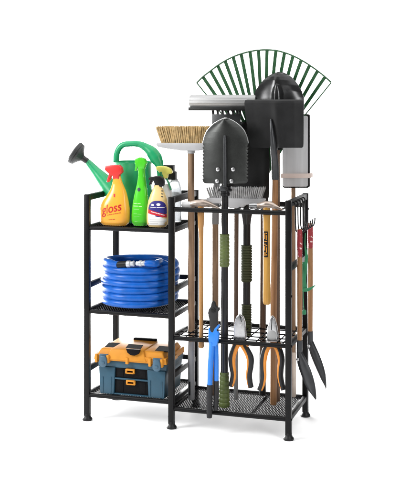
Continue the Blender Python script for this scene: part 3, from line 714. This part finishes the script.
# ------------------------------------------------------------------ flat mop
yy = .30; base = at(293.6, 397, yy); base.z = Zb+.009; k = mpp((.87, yy, .7))
t = thing('flat_mop', 'flat mop with a pale grey pad in a black rim and a pale pink band', 'mop', base, 'tall tools standing in the rack')
zc = at(294, 352, yy).z
MB().tube([(base.x, yy, zc-.01), at(293.2, 188, yy)], 2.3*k, 18).build('pole', 'woodb', t)
MB().tube([base, base+Vector((0, 0, .004)), (base.x, yy, zc)], [2.0*k, 2.5*k, 2.5*k], 18).build('cream_end', 'creamend', t)
def rr(u0, v0, u1, v1, r, n_=5):
    P = []
    for cu, cv, a0 in ((u1-r, v0+r, -PI/2), (u1-r, v1-r, 0), (u0+r, v1-r, PI/2), (u0+r, v0+r, PI)):
        for i in range(n_+1): a = a0+PI/2*i/n_; P.append((cu+r*math.cos(a), cv+r*math.sin(a)))
    return P
bk = MB().prism(px(rr(283, 114.2, 309.9, 187.8, 2.2), yy), yy-.010, yy+.012, .003).build('backing', 'blackp', t)
MB().prism(px(rr(283.9, 115.8, 308.3, 186.3, 1.6), yy), yy-.019, yy-.008, .004, seg=3).build('pad', 'mop', t)
mb = MB(); mb.prism(px(rr(281, 173.6, 311.2, 178, .9), yy-.02), yy-.026, yy+.016, .003); mb.build('band', 'pink', t)

# ------------------------------------------------------------------ round point shovel (back)
yy = .212; base = at(277.4, 398, yy); base.z = Zb+.009; k = mpp((.82, yy, .7))
t = thing('round_shovel', 'glossy round pointed black shovel, standing blade up just behind the square shovel', 'shovel', base, 'tall tools standing in the rack')
MB().tube([base, at(277.3, 150, yy)], 2.6*k, 18).build('pole', 'woodd', t)
rows = [(71.8, 275.4, 277.6), (72.4, 272.6, 280.6), (74, 268.4, 284.6), (76.5, 264.6, 288.4), (80, 260.6, 292), (85, 256.4, 296), (91, 252.8, 299.4), (98, 250.8, 301.8), (108, 250.4, 302), (120, 251, 301), (135, 254, 297), (142, 258, 292), (146, 264, 286)]
MB().blade(rows, yy-.03, .003, lambda s, q: .040*s*s+.02*(1-q)**2-.012*math.exp(-(s*3.2)**2)*min(1, max(0, q*3-.55)), N=40, sub=6).build('blade', 'gloss', t)
rows = [(83.5, 275, 277.6), (85, 272.6, 280), (88, 270.4, 282), (93, 268.8, 283.6), (100, 268.4, 284), (120, 269, 283.6), (150, 272.6, 281)]
MB().blade(rows, yy-.046, .004, lambda s, q: .030*s*s-.006*q, N=24, sub=5).build('frog', 'gloss', t)

# ------------------------------------------------------------------ second black spade with green grips
yy = .262; base = at(246.5, 337, yy); base.z = Zm+.012; k = mpp((.7, yy, .7))
t = thing('round_spade', 'black spade on a pole with dark olive ribbed grips, mostly hidden behind the serrated spade', 'spade', base, 'folding spades standing in the rack')
MB().tube([base, at(246.6, 190, yy)], 4.1*k, 22).build('pole', 'pole', t)
MB().tube([at(246.5, 224, yy), at(246.5, 217, yy), at(246.5, 214.6, yy), at(246.5, 211, yy)], [4.2*k, 5.2*k, 5.8*k, 5.8*k], 22).build('collar', 'pole', t)
def ribbed(u0, v0, u1, v1, r, y, ribs, depth=.13, taper=(1, 1)):
    A, B = at(u0, v0, y), at(u1, v1, y); P, Rr = [], []; n_ = ribs*8
    for i in range(n_+1):
        q = i/n_; ph = (q*ribs) % 1; P.append(A.lerp(B, q)); Rr.append(r*(taper[0]*(1-q)+taper[1]*q)*(1-depth*(1 if ph > .72 else 0)-(.02 if ph < .1 or .62 < ph <= .72 else 0)))
    Rr[0] *= .9; Rr[-1] *= .9
    return MB().tube(P, Rr, 22)
ribbed(246.4, 245, 246.4, 281.5, 5.9*k, yy, 14).build('grip', 'olived', t)
ribbed(246.4, 304, 246.4, 336.5, 5.3*k, yy, 13).build('grip', 'olived', t)
rows = [(122, 240, 251), (126, 234, 257), (132, 229, 262.4), (140, 226, 266), (150, 224.6, 268), (160, 224.4, 268.6), (180, 224.6, 268.4), (197, 225.2, 267.8), (205, 226.6, 266.4), (207.5, 230, 263)]
MB().blade(rows, yy-.014, .003, lambda s, q: .018*s*s, N=24, sub=5).build('blade', 'blackblade', t)

# ------------------------------------------------------------------ serrated folding spade (front)
yy = .066; base = Vector((.614, yy, Zb+.009)); k = mpp((.614, yy, .7))
t = thing('folding_spade', 'grey folding spade with serrated edges, silver rivets and bright olive ribbed grips', 'spade', base, 'folding spades standing in the rack')
MB().tube([base+Vector((0, 0, .02)), (.614, yy, at(0, 300, yy).z), at(225, 160, yy)], [3.9*k, 3.8*k, 3.5*k], 22).build('pole', 'pole', t)
ribbed(224.4, 234, 224.5, 266.5, 5.2*k, yy, 9, .08).build('grip', 'olive', t)
g1, g2 = (224.4, 372), (224.2, 406.5)
ribbed(*g1, *g2, 5.4*k, yy, 8, .09, (.86, 1.06)).build('end_grip', 'olive', t)
rows = [(118.3, 224.2, 226.4), (119.2, 222.4, 228.2), (121, 218.4, 232.2), (123.8, 214, 236.6), (127.4, 210.2, 240.8), (132, 206.6, 244.4), (138, 204.2, 247), (143.5, 203, 248.3), (150, 202.6, 248.3), (165, 202.5, 248.2), (178, 202.5, 248.1), (181.5, 203, 247.8), (183.4, 204.4, 246.6), (183.9, 206, 245)]
rows = [(v, a-2.2, b-1.6) if v > 119 else (v, a-.6, b-.6) for v, a, b in rows]
def teeth(v, a, b):
    if 144 < v < 179.5:
        ph = ((v-144)/3.55) % 1; d = 1.75*(ph if ph < .78 else (1-ph)/.22*.78); return a+d, b-d
    return a, b
bend = lambda s, q: .026*s*s+.010*(1-q)**2
bl = MB().blade(rows, yy-.034, .003, bend, N=34, sub=30, teeth=teeth).build('blade', 'gun', t)
# ground bright rim along the round point
mb = MB(); R_ = []
for i in range(7, -1, -1): R_.append((rows[i][1], rows[i][0], -1))
for i in range(0, 8): R_.append((rows[i][2], rows[i][0], 1))
pts = []
for u, v, s_ in R_:
    p = at(u, v, yy-.034); p.y = yy-.034+bend(s_*(1 if v > 119 else .1), max(0, (v-118.3)/65.6))-.0006; pts.append(p)
mb.tube(pts, .0021, 8, smooth=4); mb.build('ground_edge', 'edge', bl)
mb = MB(); mb.tube([at(224.8, 136, yy-.036), at(224.8, 138, yy-.039), at(224.9, 165, yy-.042), at(225, 187, yy-.040)], [.5*k, 1.5*k, 1.9*k, 2.1*k], 14, smooth=3); mb.build('rib', 'charcoal', bl)
for u, v in ((217.7, 169.5), (233, 169.5), (217, 181.2), (231.2, 181.2)):
    p = at(u, v, yy-.036); MB().lathe([(2.2*k, 0), (2.2*k, .002), (1.9*k, .005), (.8*k, .0075), (.1*k, .0078)], p+Vector((0, .004, 0)), 18, axis=(0, -1, 0)).build('rivet', 'steel', bl)
mb = MB(); mb.lathe([(4.2*k, 0), (5.0*k, .003), (5.0*k, .012), (4.5*k, .014), (4.5*k, .026), (5.6*k, .028), (5.6*k, .040), (4.6*k, .043)], at(225, 196, yy), 24)
p = at(225, 190, yy); mb.box((p.x-.030, yy-.012, p.z-.006), (p.x+.030, yy+.012, p.z+.006), .003); mb.build('locking_collar', 'pole', t)
MB().box((p.x-.013, yy-.036, p.z-.002), (p.x+.013, yy-.012, p.z+.022), .003).build('hinge', 'charcoal', t)

# ------------------------------------------------------------------ square shovel
yy = .158; base = Vector((.809, yy, Zb+.009)); k = mpp((.81, yy, .7))
t = thing('square_shovel', 'black square mouthed shovel standing blade up on a red brown wooden handle', 'shovel', base, 'tall tools standing in the rack')
mb = MB(); mb.tube([base, base+Vector((0, 0, .005)), (base.x, yy, .5), at(275.4, 172, yy)], [2.8*k, 3.2*k, 3.3*k, 3.0*k], 20); mb.build('handle', 'woodr', t)
mb = MB(); mb.tube([at(270.6, 119, yy-.034), at(271.6, 130, yy-.038), at(273.4, 148, yy-.032), at(274.8, 165, yy-.008), at(275.3, 177, yy), at(275.3, 180, yy)], [.6*k, 1.9*k, 3.2*k, 3.8*k, 3.7*k, 3.3*k], 20, smooth=5); mb.build('socket', 'charcoal', t)
rows = [(99.6, 246, 301.6), (100.2, 244.6, 302.9), (101.2, 244, 303.4), (103, 243.8, 303.5), (108, 244.2, 303.5), (115, 245, 303.5), (130, 247.2, 303.5), (144, 249.6, 303.4), (146.6, 250.4, 303.2), (147.9, 252, 302)]
MB().blade(rows, yy-.03, .003, lambda s, q: -.016*max(0, s-.66)-.004*max(0, -s-.7)+.012*(1-q)**2+.006*s*s-.007*math.exp(-((s-.06-.06*q)*6)**2)*q, N=60, sub=6).build('blade', 'blackblade', t)

# ------------------------------------------------------------------ hammers hanging through the top frame
yy = .030
def hammer(name, label, handle, hm, ends, headpx, cylpx, capm, labelmark=None):
    zc = Zt+.0102
    t = thing(name, label, 'hammer', at(handle[0][0], 208, yy), 'hammers hanging through the top slots')
    P = [at(u, v, yy) for u, v, r in handle]; k = mpp(P[0])
    hd = MB().tube(P, [r*k for _, _, r in handle], 20, smooth=4, flat=.85).build('handle', hm, t)
    P = [at(u, v, yy) for u, v, r in headpx]
    MB().tube(P, [r*k for _, _, r in headpx], 16, smooth=5, flat=1.).build('claw_head', ends, t)
    P = [at(u, v, yy) for u, v, r in cylpx]
    MB().tube(P, [r*k for _, _, r in cylpx], 20).build('striking_face', capm, t)
    return t, hd
hammer('claw_hammer', 'claw hammer with a slim orange wood handle, hanging beside the broom pole', [(200.8, 204, 3), (200.8, 213, 3.4), (200.9, 224, 3.1), (201, 240, 2.2), (201.1, 290, 2.1), (201.2, 335, 2.2), (201.3, 342, 2.8), (201.3, 346, 2.9), (201.3, 348, 2)], 'woodo', 'tan',
       [(191, 204.4, 3.0), (197, 203.4, 3.6), (203, 203.2, 4.0), (208, 204.2, 3.2), (213, 205.8, 2.0), (217, 207.4, 1.2), (220, 209, .6)], [(182.2, 205.2, 2.6), (182.8, 205.2, 3.3), (188.5, 204.6, 3.2), (191.5, 204.3, 2.7)], 'white')
t, hd = hammer('claw_hammer', 'claw hammer with a steel head and a golden handle bearing a black sticker', [(266.6, 205, 3), (266.6, 214, 4.2), (266.6, 222, 3.7), (266.6, 245, 3.5), (266.7, 275, 3.7), (266.9, 297, 4.1), (266.9, 302, 4.0), (266.9, 304.3, 3)], 'woody', 'tan',
       [(257, 205.8, 2.4), (261, 205.4, 2.9), (266, 204.6, 3.9), (271, 205.2, 3.4), (275, 206.6, 2.3), (279, 208.2, 1.3), (283, 210, .6)], [(249.4, 206, 2.6), (250, 206, 3.2), (255, 205.9, 3.1), (258, 205.7, 2.4)], 'steel')
k = mpp((.81, yy, .8))
def wrap(u0, u1, v0, v1, r, off, uc=266.65, n_=12):
    mb = MB(); vs = []; c = at(uc, (v0+v1)/2, yy)
    for v in (v0, (v0+v1)/2, v1):
        z = at(uc, v, yy).z
        for j in range(n_+1):
            x = ((u0+(u1-u0)*j/n_)-uc)*k; vs.append((c.x+x, yy-math.sqrt(max(0, 1-(x/(r*k))**2))*r*k*.9-off, z))
    return mb.add(vs, [[i*(n_+1)+j, (i+1)*(n_+1)+j, (i+1)*(n_+1)+j+1, i*(n_+1)+j+1] for i in range(2) for j in range(n_)])
stk = wrap(264.5, 268.7, 231, 256.6, 3.75, .0015).build('sticker', 'blackp', hd)
mb = MB()
for (a, c, v0, v1) in ((265.2, 266, 232.6, 238.6), (266.6, 267.8, 232.4, 233.4), (266.8, 267.6, 234.6, 239.4), (265.2, 268, 240.6, 241.4), (265.2, 266.4, 243.2, 244.4), (265, 266, 245.6, 250), (266.6, 268, 244.4, 245.6), (267, 267.8, 246.8, 252), (265.3, 266.4, 251.6, 255.4), (266.8, 268, 253.6, 254.8)):
    q = wrap(a, c, v0, v1, 3.75, .0022, n_=4); mb.add(q.v, q.f)
mb.build('sticker_print', 'boxyel', stk)

# ------------------------------------------------------------------ pliers in the middle shelf
yy = .032
def pliers(label, headpx, slit, pivot, hl, hr, topl, pm):
    t = thing('pliers', label, 'pliers', at(pivot[0], 343, yy), 'pliers hanging in the middle shelf'); k = mpp((.75, yy, .4))
    hd = MB().prism(px(headpx, yy), yy-.010, yy+.010, .005, seg=3).build('jaws', 'steel', t)
    MB().tube([at(*slit[0], yy-.0108), at(*slit[1], yy-.0108)], .35*k, 6).build('jaw_slit', 'drawer', hd)
    MB().lathe([(pivot[2]*k, 0), (pivot[2]*k, .003), (pivot[2]*.8*k, .0045), (.1*k, .005)], at(pivot[0], pivot[1], yy-.009), 24, axis=(0, -1, 0)).build('pivot', pm, hd)
    for pth in (hl, hr):
        h = MB().tube([at(u, v, yy) for u, v, r in pth], [r*1.32*k for _, _, r in pth], 16, smooth=6, flat=1.0).build('handle', 'grip', t)
        sg = 1 if pth is hl else -1
        lin = [(u+sg*r*.72, v, r*(.98-.44*i_/6)) for i_, (u, v, r) in enumerate(pth)]
        MB().tube([at(u, v, yy-.005) for u, v, r in lin], [r*k for _, _, r in lin], 12, smooth=6).build('inner_liner', 'orange', h)
    MB().prism(px(topl, yy), yy-.008, yy+.008, .003).build('orange_yoke', 'orange', t)
pliers('pliers with a broad rounded steel head and orange lined handles, beside the loppers',
       [(239.5, 313.8), (236, 317.6), (234.6, 324), (234, 332), (234, 341), (246.4, 341.6), (246, 332), (245.2, 322), (243.4, 316.6)], ((239.8, 314.6), (241.4, 322)), (241, 324.4, 1.5),
       [(236.6, 344, 2.4), (233.8, 350, 2.5), (231.8, 357, 2.6), (232, 365, 2.4), (233.2, 373, 2.2), (232.6, 380, 2.2), (230.8, 386, 2.0)], [(243.6, 345, 2.4), (247.4, 351, 2.5), (250.4, 358, 2.7), (250.4, 366, 2.5), (249.2, 374, 2.3), (249.6, 381, 2.3), (251, 387.4, 2.1)],
       [(233, 340.4), (248.4, 341.2), (249, 346), (244.6, 349.6), (241, 346.4), (239, 346.4), (236.6, 349.4), (232.4, 345.6)], 'steel')
pliers('pliers with a pointed steel head and large round pivot, below the golden hammer handle',
       [(272, 315), (269.8, 319.6), (268, 326.6), (267, 334), (267.4, 341.6), (278, 342), (278.4, 334), (277, 326), (275, 318.4)], ((272, 316), (271.2, 330)), (272, 335.4, 4.9),
       [(267.4, 346, 2.4), (264.6, 352, 2.5), (263, 360, 2.5), (263, 368, 2.3), (263.4, 376, 2.3), (262, 384, 2.3), (259.8, 390, 2.2)], [(277, 346, 2.4), (280, 352, 2.5), (281.6, 360, 2.5), (280.8, 368, 2.4), (280.4, 376, 2.3), (281.8, 384, 2.2), (283.6, 389.6, 2.0)],
       [(262.6, 345.4), (264, 342.4), (281, 343), (282.6, 346.6), (279.6, 350.4), (275, 347.4), (271, 347.2), (266, 350.4)], 'silver')

# ------------------------------------------------------------------ blue loppers
yy = -.027
k = mpp((.58, yy, .3))
t = thing('loppers', 'bright blue loppers with black grips and head, hanging on the rack front', 'loppers', at(212, 345, yy))
mb = MB(); mb.prism(px([(210.4, 336), (210.2, 322), (208.4, 312.6), (209.4, 308.6), (211.2, 306.4), (212, 302.4), (213.4, 300.4), (215, 302.2), (216.2, 306), (218.2, 307.8), (219.2, 307), (219.8, 309.6), (217.6, 312.4), (217.4, 322), (218.6, 336)], yy), yy-.009, yy+.009, .004)
hd = mb.build('cutting_head', 'grip', t)
MB().lathe([(2.3*k, 0), (2.3*k, .004), (1.6*k, .007), (.1*k, .0075)], at(213.4, 310, yy-.008), 18, axis=(0, -1, 0)).build('pivot_bolt', 'blackp', hd)
mb = MB(); mb.prism(px([(208.8, 328), (210.4, 326.6), (211.4, 331), (213.4, 332), (215, 328), (218, 325), (219.4, 323.6), (219.6, 326), (217.4, 329.6), (219.4, 333), (219, 338), (217.2, 346), (209.8, 346), (208.8, 338)], yy), yy-.011, yy+.011, .004); mb.build('hinge_block', 'blue', t)
for pth, end in ((((212, 342, 3.0), (211.4, 352, 2.9), (210.4, 368, 2.7), (209.8, 385.4, 2.6)), ((209.8, 384.6, 3.0), (209.6, 392, 3.1), (209.4, 408, 2.9), (209.4, 416.6, 2.8), (209.4, 417.6, 2.2))), (((215.4, 342, 2.7), (216, 352, 2.6), (216.4, 368, 2.4), (216.4, 381.4, 2.3)), ((216.4, 380.6, 2.6), (216.4, 388, 2.6), (216, 402, 2.5), (215.8, 409, 2.4), (215.8, 410, 2.0)))):
    dy = 0 if pth[0][0] < 213 else .012
    h = MB().tube([at(u, v, yy+dy) for u, v, r in pth], [r*k for _, _, r in pth], 16, smooth=5).build('handle', 'blue', t)
    MB().tube([at(u, v, yy+dy) for u, v, r in end], [r*k for _, _, r in end], 16, smooth=4).build('rubber_grip', 'grip', h)

# ------------------------------------------------------------------ hand tools hanging on the side hooks
def weeder(label, u0, v0, vj, bladerows, x, taglbl, tv0, tv1, bolt):
    pt = atx(u0, v0, x); yy = pt.y; k = mpp(pt)
    t = thing('hand_weeder', label, 'hand tool', pt, 'hand tools hanging from the side hooks')
    h = MB().tube([at(u0, v0, yy), at(u0, v0+1, yy), at(u0, (v0+vj)/2, yy), at(u0, vj, yy)], [1.8*k, 2.5*k, 2.75*k, 2.4*k], 18).build('handle', 'woodr', t)
    mb = MB(); mb.tube([at(u0, tv0, yy), at(u0, (tv0+tv1)/2, yy), at(u0-.3, tv1, yy)], [2.6*k, 3.0*k, 2.9*k], 16, smooth=4); mb.build('tag', 'tag', h, label=taglbl)
    MB().tube([at(u0, vj-7, yy), at(u0, vj+2, yy), at(u0-.6, vj+10, yy)], [2.8*k, 3.1*k, 2.4*k], 16).build('socket', 'charcoal', t)
    b = MB().blade(bladerows, yy-.012, .0028, lambda s, q: .010*s*s-.004*q, N=16, sub=6).build('blade', 'charcoal', t)
    MB().lathe([(1.5*k, 0), (1.5*k, .002), (.9*k, .004), (.1*k, .0045)], at(*bolt, yy-.014), 14, axis=(0, -1, 0)).build('rivet', 'steel', b)
weeder('hand weeder with a dark leaf shaped blade, hanging on the hooks nearest the front post', 299.6, 229, 347,
       [(350, 296.6, 300.6), (353.5, 296, 302.2), (358, 296.2, 304.6), (364, 297, 307.6), (370, 298.8, 310.2), (377, 301.4, 312.6), (384, 304.2, 314.4), (391, 308.2, 315.5), (396, 312, 315.9), (399.4, 315, 316)], .953, 'red tag with white flecks round the top of the handle', 229.5, 257, (297.6, 359.4))
weeder('hand weeder with a dark leaf shaped blade, on the hooks farther from the front post', 310.2, 223, 338,
       [(339, 308.2, 311.6), (343, 307.8, 313.4), (349, 308.2, 316.2), (355, 310, 318.9), (361, 312.4, 321.2), (368, 315.4, 323.6), (375, 318.6, 325.2), (381, 321.4, 325.8), (386, 324.4, 326), (388.6, 325.7, 326.1)], .955, 'red tag with white flecks round the top of the handle', 224.5, 248, (308.9, 346))
x = .950; pt = atx(304.6, 290, x); yy = pt.y; k = mpp(pt)
t = thing('plant_tie', 'green plastic plant tie twisted between the two hanging wooden handles', 'plant tie', pt)
mb = MB()
mb.tube([at(305.4, 233, yy), at(305, 245, yy), at(306.4, 256, yy), at(305.4, 268, yy-.004), at(304.2, 280, yy-.004), at(305.4, 289, yy)], [.5*k, .5*k, 1.6*k, 1.9*k, 2.1*k, 2.2*k], 10, smooth=6, flat=.35)
mb.tube([at(303.4, 262, yy), at(302.9, 275, yy), at(302.8, 290, yy)], [1.0*k, 1.5*k, 1.8*k], 10, smooth=6, flat=.35)
mb.tube([at(302.4, 290, yy-.004), at(307, 289.8, yy-.008), at(311, 288.2, yy-.012), at(315.4, 285, yy-.012)], [1.6*k, 1.9*k, 1.3*k, .3*k], 10, smooth=6, flat=.4)
mb.tube([at(303.2, 290, yy+.002), at(303.4, 302, yy+.004), at(304, 310, yy)], .4*k, 8, smooth=4)
mb.build('strap', 'twine', t)
MB().prism(px([(302, 311), (304, 309.6), (306, 310.2), (306, 314.4), (303.4, 314.8), (301.8, 313.4)], yy-.004), yy-.008, yy+.002, .002).build('clip', 'twine', t)

for o in bpy.data.objects:
    if '_o' in o: del o['_o']
